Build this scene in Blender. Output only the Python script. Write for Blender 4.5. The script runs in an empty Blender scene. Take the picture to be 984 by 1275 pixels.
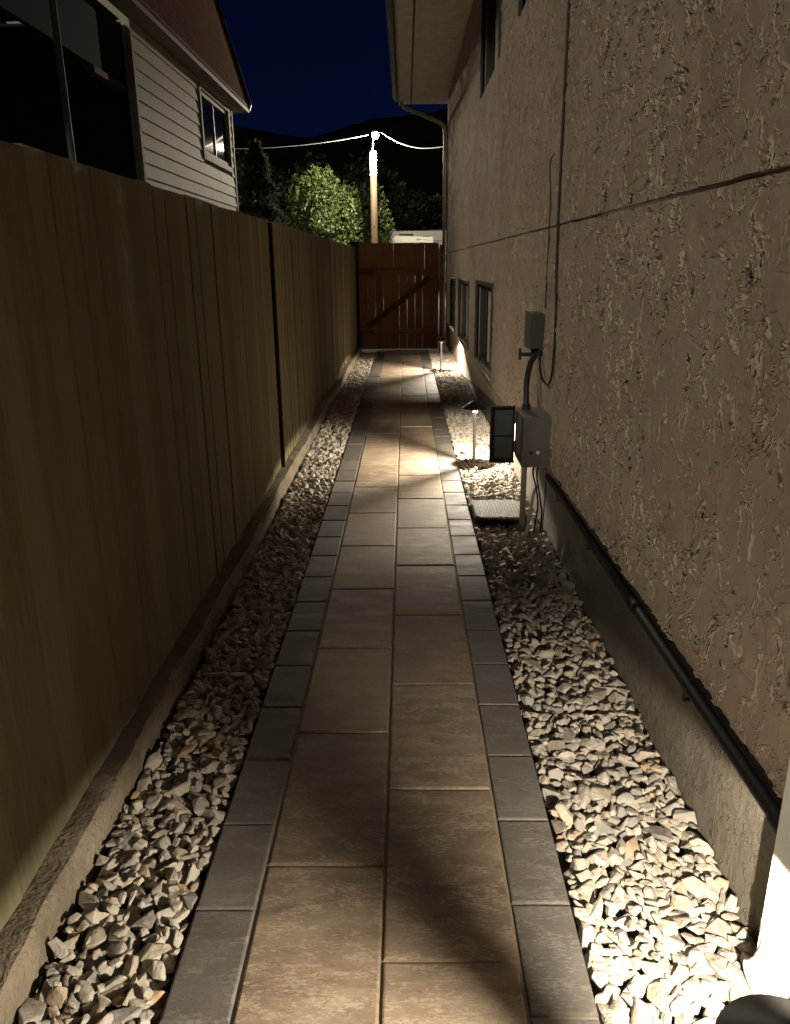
import bpy, bmesh, math, random
import numpy as np
from mathutils import Vector, Matrix
random.seed(7); rng = np.random.default_rng(11)
S = bpy.context.scene; COL = S.collection; R = math.radians; PI = math.pi

# ------------------------------------------------------------ object helpers
def link(o, parent=None):
    COL.objects.link(o)
    if parent is not None: o.parent = parent
    return o
def tag(o, label=None, cat=None, group=None, kind=None):
    if label: o['label'] = label
    if cat: o['category'] = cat
    if group: o['group'] = group
    if kind: o['kind'] = kind
    return o
def thing(name, label, cat, loc=(0,0,0), rz=0, group=None):
    o = bpy.data.objects.new(name, None); link(o); o.empty_display_size = .1
    o.location = loc; o.rotation_euler = (0,0,rz)
    return tag(o, label, cat, group)
class MB:
    """collects verts / faces for ONE mesh"""
    def __init__(s): s.v=[]; s.f=[]; s.c=[]
    def add(s, vs, fs, col=None):
        n=len(s.v); s.v += [tuple(p) for p in vs]; s.f += [tuple(i+n for i in f) for f in fs]
        s.c += [col if col is not None else .5]*len(vs); return s
    def box(s, x0,x1,y0,y1,z0,z1,col=None):
        vs=[(x,y,z) for x in (x0,x1) for y in (y0,y1) for z in (z0,z1)]
        return s.add(vs,[(0,1,3,2),(4,6,7,5),(0,4,5,1),(2,3,7,6),(0,2,6,4),(1,5,7,3)],col)
    def lathe(s, prof, n=24, c=(0,0), cap=True, col=None):
        vs=[];fs=[];m=len(prof)
        for r,z in prof:
            for k in range(n):
                a=2*PI*k/n; vs.append((c[0]+r*math.cos(a),c[1]+r*math.sin(a),z))
        for i in range(m-1):
            for k in range(n):
                a=i*n+k;b=i*n+(k+1)%n; fs.append((a,b,b+n,a+n))
        if cap:
            fs.append(tuple(range(n))[::-1]); fs.append(tuple((m-1)*n+k for k in range(n)))
        return s.add(vs,fs,col)
    def tube(s, pts, r, n=10, col=None):
        pts=[Vector(p) for p in pts]; rs = r if isinstance(r,(list,tuple)) else [r]*len(pts)
        vs=[];fs=[];u=None
        for i,p in enumerate(pts):
            d=(pts[min(i+1,len(pts)-1)]-pts[max(i-1,0)]).normalized()
            if u is None:
                u=d.orthogonal().normalized()
            u=(u-d*u.dot(d)).normalized(); w=d.cross(u)
            for k in range(n):
                a=2*PI*k/n; vs.append(p+(u*math.cos(a)+w*math.sin(a))*rs[i])
        for i in range(len(pts)-1):
            for k in range(n):
                a=i*n+k;b=i*n+(k+1)%n; fs.append((a,b,b+n,a+n))
        fs.append(tuple(range(n))[::-1]); fs.append(tuple((len(pts)-1)*n+k for k in range(n)))
        return s.add(vs,fs,col)
    def build(s, name, mat, parent=None, smooth=False, bevel=0, seg=2):
        me=bpy.data.meshes.new(name); me.from_pydata(s.v,[],s.f); me.update()
        if len(set(s.c))>1:
            at=me.attributes.new('tone','FLOAT','POINT'); at.data.foreach_set('value',s.c)
        me.materials.append(mat)
        bm=bmesh.new(); bm.from_mesh(me); bmesh.ops.recalc_face_normals(bm,faces=bm.faces[:]); bm.to_mesh(me); bm.free()
        if smooth:
            me.polygons.foreach_set('use_smooth',[True]*len(me.polygons))
            me.set_sharp_from_angle(angle=R(38))
        o=bpy.data.objects.new(name,me); link(o,parent)
        if bevel:
            b=o.modifiers.new('bevel','BEVEL'); b.width=bevel; b.segments=seg; b.limit_method='ANGLE'; b.angle_limit=R(40)
        return o
def catmull(pts,k=8):
    P=[Vector(p) for p in pts]; P=[P[0]*2-P[1]]+P+[P[-1]*2-P[-2]]; out=[]
    for i in range(1,len(P)-2):
        for j in range(k):
            t=j/k; a,b,c,d=P[i-1],P[i],P[i+1],P[i+2]
            out.append(.5*((2*b)+(-a+c)*t+(2*a-5*b+4*c-d)*t*t+(-a+3*b-3*c+d)*t**3))
    out.append(P[-2]); return out

# ------------------------------------------------------------ material helpers
class NT:
    def __init__(s,name):
        s.m=bpy.data.materials.new(name); s.m.use_nodes=True; s.t=s.m.node_tree; s.t.nodes.clear()
        s.out=s.n('ShaderNodeOutputMaterial'); s.b=s.n('ShaderNodeBsdfPrincipled')
        s.l(s.b.outputs[0],s.out.inputs[0]); s._tc=None
    def n(s,t,**k):
        x=s.t.nodes.new(t)
        for a,b in k.items(): setattr(x,a,b)
        return x
    def l(s,a,b): s.t.links.new(a,b)
    def tc(s):
        if s._tc is None: s._tc=s.n('ShaderNodeNewGeometry').outputs['Position']
        return s._tc
    def mapping(s,sc=(1,1,1),rot=(0,0,0),src=None):
        m=s.n('ShaderNodeMapping'); m.inputs['Scale'].default_value=sc; m.inputs['Rotation'].default_value=rot
        s.l(src or s.tc(),m.inputs[0]); return m.outputs[0]
    def noise(s,scale,detail=4,rough=.55,dist=0,vec=None,out='Fac'):
        x=s.n('ShaderNodeTexNoise'); x.inputs['Scale'].default_value=scale; x.inputs['Detail'].default_value=detail
        x.inputs['Roughness'].default_value=rough; x.inputs['Distortion'].default_value=dist
        s.l(vec or s.tc(),x.inputs['Vector']); return x.outputs[out]
    def vor(s,scale,vec=None,feature='F1',out='Distance'):
        x=s.n('ShaderNodeTexVoronoi'); x.feature=feature; x.inputs['Scale'].default_value=scale
        s.l(vec or s.tc(),x.inputs['Vector']); return x.outputs[out]
    def math(s,op,a,b=0,c=None,clamp=False):
        x=s.n('ShaderNodeMath',operation=op); x.use_clamp=clamp
        for i,v in enumerate((a,b,c)):
            if v is None: continue
            if isinstance(v,(int,float)): x.inputs[i].default_value=v
            else: s.l(v,x.inputs[i])
        return x.outputs[0]
    def ramp(s,fac,stops):
        x=s.n('ShaderNodeValToRGB'); cr=x.color_ramp
        while len(cr.elements)<len(stops): cr.elements.new(.5)
        for e,(p,c) in zip(cr.elements,stops):
            e.position=p; e.color=(c,c,c,1) if isinstance(c,(int,float)) else (*c,1)
        s.l(fac,x.inputs[0]); return x.outputs[0]
    def step(s,fac,a,b,c=0,d=1):
        x=s.n('ShaderNodeMapRange'); x.interpolation_type='SMOOTHSTEP'
        for i,v in zip((1,2,3,4),(a,b,c,d)): x.inputs[i].default_value=v
        s.l(fac,x.inputs[0]); return x.outputs[0]
    def mix(s,fac,a,b,mode='MIX'):
        x=s.n('ShaderNodeMix',data_type='RGBA',blend_type=mode)
        for i,v in ((0,fac),(6,a),(7,b)):
            if isinstance(v,(int,float)): x.inputs[i].default_value=v
            elif isinstance(v,tuple): x.inputs[i].default_value=(*v,1)
            else: s.l(v,x.inputs[i])
        return x.outputs[2]
    def attr(s,name='tone'):
        return s.n('ShaderNodeAttribute',attribute_name=name).outputs['Fac']
    def color(s,c):
        if isinstance(c,tuple): s.b.inputs['Base Color'].default_value=(*c,1)
        else: s.l(c,s.b.inputs['Base Color'])
    def bump(s,h,dist=.01,strength=1):
        x=s.n('ShaderNodeBump'); x.inputs['Distance'].default_value=dist; x.inputs['Strength'].default_value=strength
        s.l(h,x.inputs['Height']); s.l(x.outputs[0],s.b.inputs['Normal'])
    def rough(s,v):
        if isinstance(v,(int,float)): s.b.inputs['Roughness'].default_value=v
        else: s.l(v,s.b.inputs['Roughness'])
def basic(name,col,rough=.6,metal=0,var=.15,vs=8,bump=0,bs=60):
    t=NT(name); n=t.noise(vs,5)
    lo=tuple(c*(1-var) for c in col); hi=tuple(min(1,c*(1+var)) for c in col)
    t.color(t.ramp(n,[(.3,lo),(.7,hi)])); t.rough(rough); t.b.inputs['Metallic'].default_value=metal
    if bump: t.bump(t.noise(bs,4),bump)
    return t.m

# ---- stucco
def stucco():
    t=NT('stucco')
    v1=t.mapping((1,1.0,.8),(R(38),0,0)); v2=t.mapping((1,.30,1.5),(R(52),0,0)); v3=t.mapping((1,.32,1.5),(R(-28),0,0))
    a=t.noise(10.5,4,.58,.7,v1); lace=t.step(a,.455,.505)            # flat trowelled islands with ragged edges
    b=t.noise(34,3,.6,.4,v1); pits=t.step(b,.42,.50)                 # small torn pits
    area=t.step(t.noise(3.4,3,.5,.4),.40,.60)                        # calm and busy areas
    g1=t.step(t.noise(13,3,.55,.5,v2),.62,.69); g2=t.step(t.noise(11,3,.55,.5,v3),.64,.71)   # long trowel gouges
    ri=t.math('ABSOLUTE',t.math('SUBTRACT',a,.505)); rim=t.step(ri,0,.02,1,0)
    h=t.math('MULTIPLY',lace,t.math('MULTIPLY_ADD',area,.75,.35))
    h=t.math('ADD',h,t.math('MULTIPLY',rim,.55))
    h=t.math('ADD',h,t.math('MULTIPLY',pits,t.math('MULTIPLY_ADD',area,.22,.05)))
    h=t.math('SUBTRACT',h,t.math('MULTIPLY',g1,.45)); h=t.math('ADD',h,t.math('MULTIPLY',g2,.5))
    h=t.math('ADD',h,t.math('MULTIPLY',t.noise(4,3),.6)); h=t.math('ADD',h,t.math('MULTIPLY',t.noise(170,2),.10))
    d=t.n('ShaderNodeDisplacement'); d.inputs['Midlevel'].default_value=1.2; d.inputs['Scale'].default_value=.0085
    t.l(h,d.inputs['Height']); t.l(d.outputs[0],t.out.inputs['Displacement'])
    t.m.displacement_method='BOTH'
    c=t.ramp(t.noise(1.6,5,.6),[(.3,(.44,.345,.265)),(.7,(.50,.40,.315))])
    c=t.mix(t.step(t.noise(.9,4,.6,.5),.52,.7,0,.35),c,(.30,.225,.16)); t.color(c); t.rough(.88); t.b.inputs['Specular IOR Level'].default_value=.3
    return t.m
def foundation_mat():
    t=NT('foundation_parging')
    n=t.noise(3,5,.6); n2=t.noise(22,5,.65,.6)
    h=t.math('ADD',t.math('MULTIPLY',n2,1.2),t.math('MULTIPLY',t.step(t.noise(30,4,.7,.2),.56,.66),.6))
    t.bump(h,.006); t.color(t.ramp(n,[(.3,(.11,.093,.068)),(.5,(.155,.133,.10)),(.72,(.225,.193,.148))])); t.rough(.9); return t.m
def concrete(name,a,b,bump=.003):
    t=NT(name); n=t.noise(5,6,.65); n2=t.noise(70,4,.6)
    t.color(t.mix(t.step(t.vor(38),.05,.2,.35,0),t.ramp(n,[(.3,a),(.7,b)]),tuple(x*.6 for x in a)))
    t.bump(t.math('ADD',t.math('MULTIPLY',t.noise(12,5,.6),2),n2),bump); t.rough(.9); return t.m
def paver_mat(name,stops,streak,spec=.35):
    t=NT(name); tone=t.attr()
    off=t.n('ShaderNodeCombineXYZ'); t.l(t.math('MULTIPLY',tone,57.0),off.inputs[0]); t.l(t.math('MULTIPLY',tone,31.0),off.inputs[1])
    va=t.n('ShaderNodeVectorMath',operation='ADD'); t.l(t.tc(),va.inputs[0]); t.l(off.outputs[0],va.inputs[1]); v=va.outputs[0]
    vm=t.mapping((1,2.6,1),src=v)
    n=t.noise(5.5,6,.62,.5,vm); fine=t.noise(60,5,.7,.2,vm); spk=t.noise(230,2,.6,0,v)
    f=t.math('ADD',t.math('MULTIPLY',n,.75),t.math('MULTIPLY',fine,.25))
    f=t.math('ADD',f,t.math('MULTIPLY',t.math('SUBTRACT',tone,.5),.16))
    c=t.ramp(f,stops)
    c=t.mix(t.math('MULTIPLY',t.step(t.math('MULTIPLY',fine,t.noise(9,4,.6,.4,vm)),.245,.34),.6),c,streak)
    c=t.mix(t.step(spk,.62,.72,0,.35),c,(.06,.05,.045))
    c=t.mix(t.step(t.noise(1.7,4,.6,.3),.52,.66,0,.35),c,(.10,.082,.062))       # damp / dirt patches that cross pavers
    t.color(c); t.rough(t.step(n,.3,.7,.62,.8)); t.b.inputs['Specular IOR Level'].default_value=spec
    t.bump(t.math('ADD',t.math('MULTIPLY',fine,.6),t.math('MULTIPLY',spk,.5)),.0022); return t.m
def gravel_mat():
    t=NT('crushed_stone'); tone=t.attr()
    v=t.n('ShaderNodeVectorMath',operation='ADD'); t.l(t.tc(),v.inputs[0])
    cx=t.n('ShaderNodeCombineXYZ'); t.l(t.math('MULTIPLY',tone,91.),cx.inputs[2]); t.l(cx.outputs[0],v.inputs[1]); v=v.outputs[0]
    base=t.ramp(tone,[(0,(.22,.205,.185)),(.12,(.34,.32,.30)),(.3,(.45,.415,.36)),(.5,(.50,.45,.375)),(.68,(.40,.345,.27)),(.78,(.54,.50,.44)),(.9,(.46,.36,.25)),(.96,(.30,.30,.295)),(1,(.47,.31,.16))])
    n=t.noise(28,6,.65,.6,v); c=t.mix(t.step(n,.42,.62,0,.55),base,t.mix(.5,base,(.54,.49,.41)))
    c=t.mix(t.step(t.noise(17,5,.7,1.2,v),.55,.68,0,.6),c,(.26,.20,.145))
    c=t.mix(t.step(t.noise(120,3,.7,0,v),.6,.7,0,.4),c,(.13,.115,.10))
    t.color(c); t.rough(.82); t.b.inputs['Specular IOR Level'].default_value=.3
    t.bump(t.math('ADD',t.noise(70,5,.65,.4,v),t.math('MULTIPLY',t.noise(25,3,.6,.8,v),1.5)),.004); return t.m
def fence_mat(name,a,b,dark,axis=2,streaks=True):
    t=NT(name); tone=t.attr()
    sc=[14,14,14]; sc[axis]=.9
    vm=t.mapping(tuple(sc)); g=t.noise(3,6,.65,1.0,vm); g2=t.noise(9,4,.6,.3,vm)
    f=t.math('ADD',t.math('MULTIPLY',g,.7),t.math('MULTIPLY',t.math('SUBTRACT',tone,.5),.22)); f=t.math('ADD',f,.12)
    c=t.ramp(f,[(.25,dark),(.5,a),(.75,b)])
    c=t.mix(t.step(t.noise(1.3,4,.6),.5,.7,0,.4),c,dark)
    kn=t.vor(1.0,t.mapping((6,6,1.6) if axis==2 else (2,2,2))); c=t.mix(t.step(kn,.03,.09,.6,0),c,tuple(x*.45 for x in dark))
    if streaks:   # pale weathering stain down one board near the front
        sep=t.n('ShaderNodeSeparateXYZ'); t.l(t.tc(),sep.inputs[0])
        dy=t.math('ABSOLUTE',t.math('SUBTRACT',t.math('ADD',sep.outputs[1],t.math('MULTIPLY',t.noise(6,3),.10)),2.66))
        m=t.math('MULTIPLY',t.step(dy,0,.035,1,0),t.step(t.noise(22,4,.6,0,t.mapping((1,1,.25))),.42,.6))
        m=t.math('MULTIPLY',m,t.step(sep.outputs[2],1.2,1.55)); c=t.mix(t.math('MULTIPLY',m,.75),c,(.42,.38,.28))
    t.color(c); t.rough(.85); t.b.inputs['Specular IOR Level'].default_value=.2
    t.bump(t.math('ADD',g,t.math('MULTIPLY',g2,.6)),.003); return t.m
def leaf_mat(name,a,b):
    t=NT(name); c=t.ramp(t.attr(),[(0,a),(1,b)]); t.color(c); t.rough(.5)
    t.b.inputs['Subsurface Weight'].default_value=0
    tr=t.n('ShaderNodeBsdfTranslucent'); t.l(c,tr.inputs[0]); mx=t.n('ShaderNodeMixShader'); mx.inputs[0].default_value=.3
    t.l(t.b.outputs[0],mx.inputs[1]); t.l(tr.outputs[0],mx.inputs[2]); t.l(mx.outputs[0],t.out.inputs[0]); return t.m
def emis(name,c,s):
    t=NT(name); t.color((.8,.8,.8)); t.b.inputs['Emission Color'].default_value=(*c,1); t.b.inputs['Emission Strength'].default_value=s; return t.m
def glass(name,tint=(.012,.014,.016),r=.03):
    t=NT(name); t.color(tint); t.rough(r); t.b.inputs['Specular IOR Level'].default_value=.6
    t.bump(t.noise(1.5,1),.0001); return t.m
def shingle():
    t=NT('brown_shingles'); b=t.n('ShaderNodeTexBrick'); b.inputs['Scale'].default_value=1
    b.inputs['Brick Width'].default_value=.22; b.inputs['Row Height'].default_value=.14; b.inputs['Mortar Size'].default_value=.006
    b.inputs['Color1'].default_value=(.38,.16,.055,1); b.inputs['Color2'].default_value=(.26,.105,.037,1); b.inputs['Mortar'].default_value=(.03,.013,.008,1)
    sw=t.n('ShaderNodeSeparateXYZ'); t.l(t.tc(),sw.inputs[0]); cb=t.n('ShaderNodeCombineXYZ'); t.l(sw.outputs[1],cb.inputs[0]); t.l(sw.outputs[2],cb.inputs[1]); t.l(cb.outputs[0],b.inputs['Vector'])
    t.color(t.mix(t.noise(30,4),b.outputs[0],(.19,.075,.035))); t.rough(.95); t.b.inputs['Specular IOR Level'].default_value=.03; t.bump(t.noise(60,4),.01); return t.m

M={}
M['stucco']=stucco(); M['stucco_back']=basic('stucco_back',(.41,.315,.23),.9,bump=.004,bs=40); M['found']=foundation_mat()
M['kerb']=concrete('kerb_concrete',(.15,.12,.083),(.30,.25,.18),.012)
M['tan']=paver_mat('tan_paver',[(.30,(.165,.118,.083)),(.44,(.24,.18,.128)),(.54,(.305,.235,.168)),(.7,(.37,.295,.215))],(.44,.365,.275))
M['grey']=paver_mat('charcoal_paver',[(.28,(.098,.086,.074)),(.5,(.138,.124,.109)),(.75,(.185,.168,.149))],(.235,.215,.19))
M['gravel']=gravel_mat()
M['soil']=concrete('dark_soil',(.07,.06,.048),(.12,.105,.083),.01)
M['sand']=concrete('joint_sand',(.22,.175,.12),(.33,.27,.19),.003)
M['fence']=fence_mat('olive_fence_board',(.18,.160,.094),(.23,.204,.124),(.128,.113,.065))
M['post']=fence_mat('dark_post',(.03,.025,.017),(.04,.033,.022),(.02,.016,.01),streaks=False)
M['gate']=fence_mat('red_cedar',(.17,.078,.038),(.225,.108,.055),(.105,.047,.024),streaks=False)
M['soffit']=basic('cream_soffit',(.66,.61,.48),.6,bump=.002)
M['fascia']=basic('fascia_paint',(.40,.37,.29),.5); M['gutter']=basic('dark_gutter',(.11,.105,.09),.45)
M['groove']=basic('brown_joint',(.10,.065,.035),.7)
M['frame']=basic('dark_window_frame',(.045,.04,.034),.5); M['frame_l']=basic('cream_window_frame',(.36,.32,.25),.5)
M['vinyl']=basic('neighbour_trim',(.42,.38,.29),.7)
M['trimdark']=basic('neighbour_fascia',(.26,.225,.15),.6); M['glass']=glass('night_glass'); M['void']=basic('dark_interior',(.01,.01,.01),.9)
M['downspout']=basic('taupe_downspout',(.42,.38,.31),.5); M['white']=basic('white_vinyl',(.72,.71,.67),.4,var=.03)
M['black']=basic('black_plastic',(.014,.014,.015),.55); M['cable']=basic('black_cable',(.012,.011,.01),.6)
M['bronze']=basic('dark_bronze',(.022,.019,.017),.5,metal=.2)
M['stem']=basic('brushed_stem',(.62,.60,.57),.45,metal=.1)
M['boxgrey']=basic('utility_grey',(.13,.115,.10),.5,bump=.0006,bs=300); M['boxdark']=basic('box_inner_grey',(.075,.075,.072),.6)
M['conduit']=basic('grey_pvc',(.36,.31,.25),.5); M['corr']=basic('white_hose',(.55,.52,.46),.5)
M['led']=emis('led_emitter',(1,.82,.55),30); M['street']=emis('street_lamp_glow',(1,.97,.88),14)
M['lid']=None
M['siding']=None

# green-grey lid; colour paints its raised grips lighter, as if catching light
t=NT('valve_lid'); v=t.mapping((1,1,1)); ch=t.n('ShaderNodeTexVoronoi'); ch.inputs['Scale'].default_value=55; ch.inputs['Randomness'].default_value=.25; t.l(v,ch.inputs['Vector'])
t.color(t.mix(t.step(ch.outputs['Distance'],.3,.5,0,1),t.ramp(t.noise(9,4),[(.3,(.56,.57,.53)),(.7,(.68,.69,.64))]),(.30,.305,.285))); t.rough(.8); t.b.inputs['Specular IOR Level'].default_value=.15; t.bump(t.step(ch.outputs['Distance'],.25,.5,1,0),.004); M['lid']=t.m
t=NT('weathered_siding'); vm=t.mapping((3,.6,14)); g=t.noise(3,5,.6,.4,vm)
c=t.ramp(t.math('ADD',t.math('MULTIPLY',g,.5),t.math('MULTIPLY',t.noise(2.2,5,.65),.5)),[(.3,(.48,.44,.32)),(.7,(.70,.65,.51))]); t.color(c); t.rough(.7); t.bump(g,.002); M['siding']=t.m
M['shingle']=shingle()
M['gatedark']=fence_mat('dark_cedar',(.06,.024,.012),(.085,.036,.018),(.04,.016,.008),streaks=False)
M['pole']=fence_mat('utility_pole_wood',(.12,.078,.04),(.17,.115,.063),(.075,.046,.024),streaks=False)
M['metal']=basic('galvanised',(.16,.16,.155),.6); M['wire']=basic('wire_alu',(.22,.22,.21),.6)
M['bark']=basic('bark',(.07,.05,.035),.9,bump=.01,bs=20)
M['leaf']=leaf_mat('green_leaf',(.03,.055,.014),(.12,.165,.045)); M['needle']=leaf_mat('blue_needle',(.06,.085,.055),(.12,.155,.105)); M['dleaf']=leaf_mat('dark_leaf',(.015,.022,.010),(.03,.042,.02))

# ------------------------------------------------------------ terrain, sky
def struct(name,mb,mat,**k): return tag(mb.build(name,mat,**k),kind='structure')
g=MB(); g.add([(-1500,-1500,-.075),(1500,-1500,-.075),(1500,1500,-.075),(-1500,1500,-.075)],[(0,1,2,3)])
struct('ground',g,M['soil'])
g=MB(); g.add([(-30,18,-.03),(30,18,-.03),(30,60,-.03),(-30,60,-.03)],[(0,1,2,3)])
struct('alley',g,concrete('alley_gravel',(.16,.145,.12),(.26,.235,.20),.01))
# hills: one continuous ridge mesh far away
vs=[];fs=[];nx=90;ny=16
for j in range(ny):
    for i in range(nx):
        x=-900+1800*i/(nx-1); y=420+j*42
        u=j/(ny-1); h=(118+26*math.sin(x*.006+1.4)+10*math.sin(x*.021)+5*math.sin(x*.053+y*.02))*math.sin(min(u*1.25,1)*PI/2)*1.0
        vs.append((x,y,-1+h+random.uniform(-1.6,1.6)))
for j in range(ny-1):
    for i in range(nx-1):
        a=j*nx+i; fs.append((a,a+1,a+nx+1,a+nx))
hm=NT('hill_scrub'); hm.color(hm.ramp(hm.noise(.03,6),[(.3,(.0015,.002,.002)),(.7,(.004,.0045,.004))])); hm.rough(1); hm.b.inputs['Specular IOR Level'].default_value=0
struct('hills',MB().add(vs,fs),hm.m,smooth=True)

# ------------------------------------------------------------ path (pavers bedded in sand)
XL=[-.526,-.372,-.062,.249,.400]
def paver(mb,x0,x1,y0,y1):
    g=.0035; x0+=g;x1-=g;y0+=g;y1-=g; b=.006; z=random.uniform(-.0015,.0015); tx=random.uniform(-.002,.002); ty=random.uniform(-.0015,.0015)
    def H(x,y): return z+tx*(x-x0)/(x1-x0)+ty*(y-y0)/(y1-y0)
    ring=lambda o,dz:[(x0+o,y0+o,H(x0,y0)+dz),(x1-o,y0+o,H(x1,y0)+dz),(x1-o,y1-o,H(x1,y1)+dz),(x0+o,y1-o,H(x0,y1)+dz)]
    v=ring(0,-.06)+ring(0,-.0055)+ring(b*.35,-.0016)+ring(b,0)
    f=[]
    for k in range(3):
        for i in range(4): f.append((k*4+i,k*4+(i+1)%4,k*4+4+(i+1)%4,k*4+4+i))
    f.append((12,13,14,15)); mb.add(v,f,random.random())
tan=MB(); grey=MB(); END=13.86
def col(mb,x0,x1,start,step):
    y=start
    while y>-1.2: y-=step
    while y<END:
        y1=min(y+step,END)
        if y1-y>.05: paver(mb,x0,x1,y,y1)
        y+=step
col(tan,XL[1],XL[2],2.239,.6); col(tan,XL[2],XL[3],1.947,.6)
col(grey,XL[0],XL[1],2.093,.3005); col(grey,XL[3],XL[4],2.11,.2985)
path=MB().box(XL[0]+.004,XL[4]-.004,-1.5,END,-.07,-.0065)
tp=struct('path',path,M['sand']); tp['label']='paved garden path of tan slabs with grey border'
o=tan.build('slabs',M['tan'],tp); o=grey.build('border_pavers',M['grey'],tp)
# kerb under fence : rough cast, uneven
def kerb():
    prof=[(-.836,-.07),(-.834,.045),(-.836,.084),(-.842,.094),(-.90,.096),(-.95,.094),(-.95,-.07)]
    ys=np.arange(-1.5,14,.05); v=[];f=[];n=len(prof)
    for j,y in enumerate(ys):
        w=.006*math.sin(y*2.1)+.004*math.sin(y*7.3); sh=.045*max(0,(y-8)/6)
        for k,(x,z) in enumerate(prof):
            q=.0035 if 0<k<6 else 0
            v.append((x+w+sh+random.uniform(-q,q),y,z+random.uniform(-q,q)+(.004*math.sin(y*3.3+k) if k>1 else 0)))
    for j in range(len(ys)-1):
        for k in range(n-1): a=j*n+k; f.append((a,a+n,a+n+1,a+1))
    return MB().add(v,f)
struct('kerb',kerb(),M['kerb'],smooth=True)

# ------------------------------------------------------------ crushed stone
def hull(npts,fl):
    bm=bmesh.new()
    for _ in range(npts):
        p=rng.normal(size=3); p/=np.linalg.norm(p); p*=rng.uniform(.78,1.12)
        bm.verts.new((p[0]*1.12,p[1]*rng.uniform(.7,.9),p[2]*fl))
    r=bmesh.ops.convex_hull(bm,input=bm.verts)
    bmesh.ops.delete(bm,geom=list(set(g for g in r['geom_interior']+r['geom_unused'] if isinstance(g,bmesh.types.BMVert))),context='VERTS')
    bmesh.ops.bevel(bm,geom=bm.edges[:],offset=.08,segments=1,affect='EDGES',profile=.6,clamp_overlap=True)
    bmesh.ops.triangulate(bm,faces=bm.faces[:])
    bm.verts.index_update(); v=np.array([x.co[:] for x in bm.verts]); f=np.array([[q.index for q in x.verts] for x in bm.faces]); bm.free()
    return v,f
protos=[hull(int(rng.integers(10,17)),rng.uniform(.5,.8)) for _ in range(40)]
def rotm(n):
    a=rng.uniform(0,2*PI,n); b=rng.normal(0,.32,n); c=rng.normal(0,.32,n)
    out=np.empty((n,3,3))
    for i in range(n):
        out[i]=np.array((Matrix.Rotation(a[i],3,'Z')@Matrix.Rotation(b[i],3,'X')@Matrix.Rotation(c[i],3,'Y')))
    return out
def scatter(x0,x1,y0,y1,zc,rmin,rmax,tight,tries,x1f=None):
    """dart throwing: stones never overlap much within one layer"""
    cell=.06; grid={}; out=[]
    for _ in range(tries):
        x=random.uniform(x0,x1); y=random.uniform(y0,y1)
        r=rmin+(rmax-rmin)*random.random()**1.7
        gx,gy=int(x/cell+500),int(y/cell+500); ok=True
        for a in (-2,-1,0,1,2):
            for b in (-2,-1,0,1,2):
                for (px,py,pr) in grid.get((gx+a,gy+b),()):
                    if (px-x)**2+(py-y)**2<(tight*(pr+r))**2: ok=False;break
                if not ok: break
            if not ok: break
        if ok:
            grid.setdefault((gx,gy),[]).append((x,y,r)); out.append((x,y,zc+random.uniform(-.008,.007),r))
    return out
def gravel_bed(name,x0,x1,label,avoid=()):
    st=[]
    st+=scatter(x0+.02,x1-.02,.3,13.9,-.028,.026,.040,.58,26000)
    st+=scatter(x0+.012,x1-.012,.3,13.9,-.010,.018,.047,.56,70000)
    st+=scatter(x0+.022,x1-.022,.3,13.9,.004,.014,.034,1.5,7000)
    V=[];F=[];T=[];n=0; Rm=rotm(len(st))
    for i,(x,y,z,r) in enumerate(st):
        if any(a<x<b and c<y<d and z>-.03 for a,b,c,d in avoid): continue
        v,f=protos[rng.integers(len(protos))]
        s=r*np.array([rng.uniform(.9,1.3),rng.uniform(.85,1.1),rng.uniform(.8,1.15)])
        w=(v*s)@Rm[i].T+np.array([x,y,z])
        w[:,0]=np.clip(w[:,0],x0,x1)
        V.append(w);F.append(f+n);n+=len(v);T.append(np.full(len(v),rng.random()))
    V=np.concatenate(V);F=np.concatenate(F);T=np.concatenate(T)
    me=bpy.data.meshes.new(name); me.from_pydata(V.tolist(),[],F.tolist()); me.update()
    at=me.attributes.new('tone','FLOAT','POINT'); at.data.foreach_set('value',T.astype(np.float32)); me.materials.append(M['gravel'])
    o=bpy.data.objects.new(name,me); link(o); tag(o,label,'gravel',kind='stuff'); return len(st)
LID=(.415,.725,4.40,4.78)
gravel_bed('gravel',-.828,-.5275,'cream crushed stone strip between the fence kerb and the path')
gravel_bed('gravel',.4015,.812,'cream crushed stone strip between the path and the house wall',avoid=[(LID[0]-.02,LID[1]+.02,LID[2]-.02,LID[3]+.02)])
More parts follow.
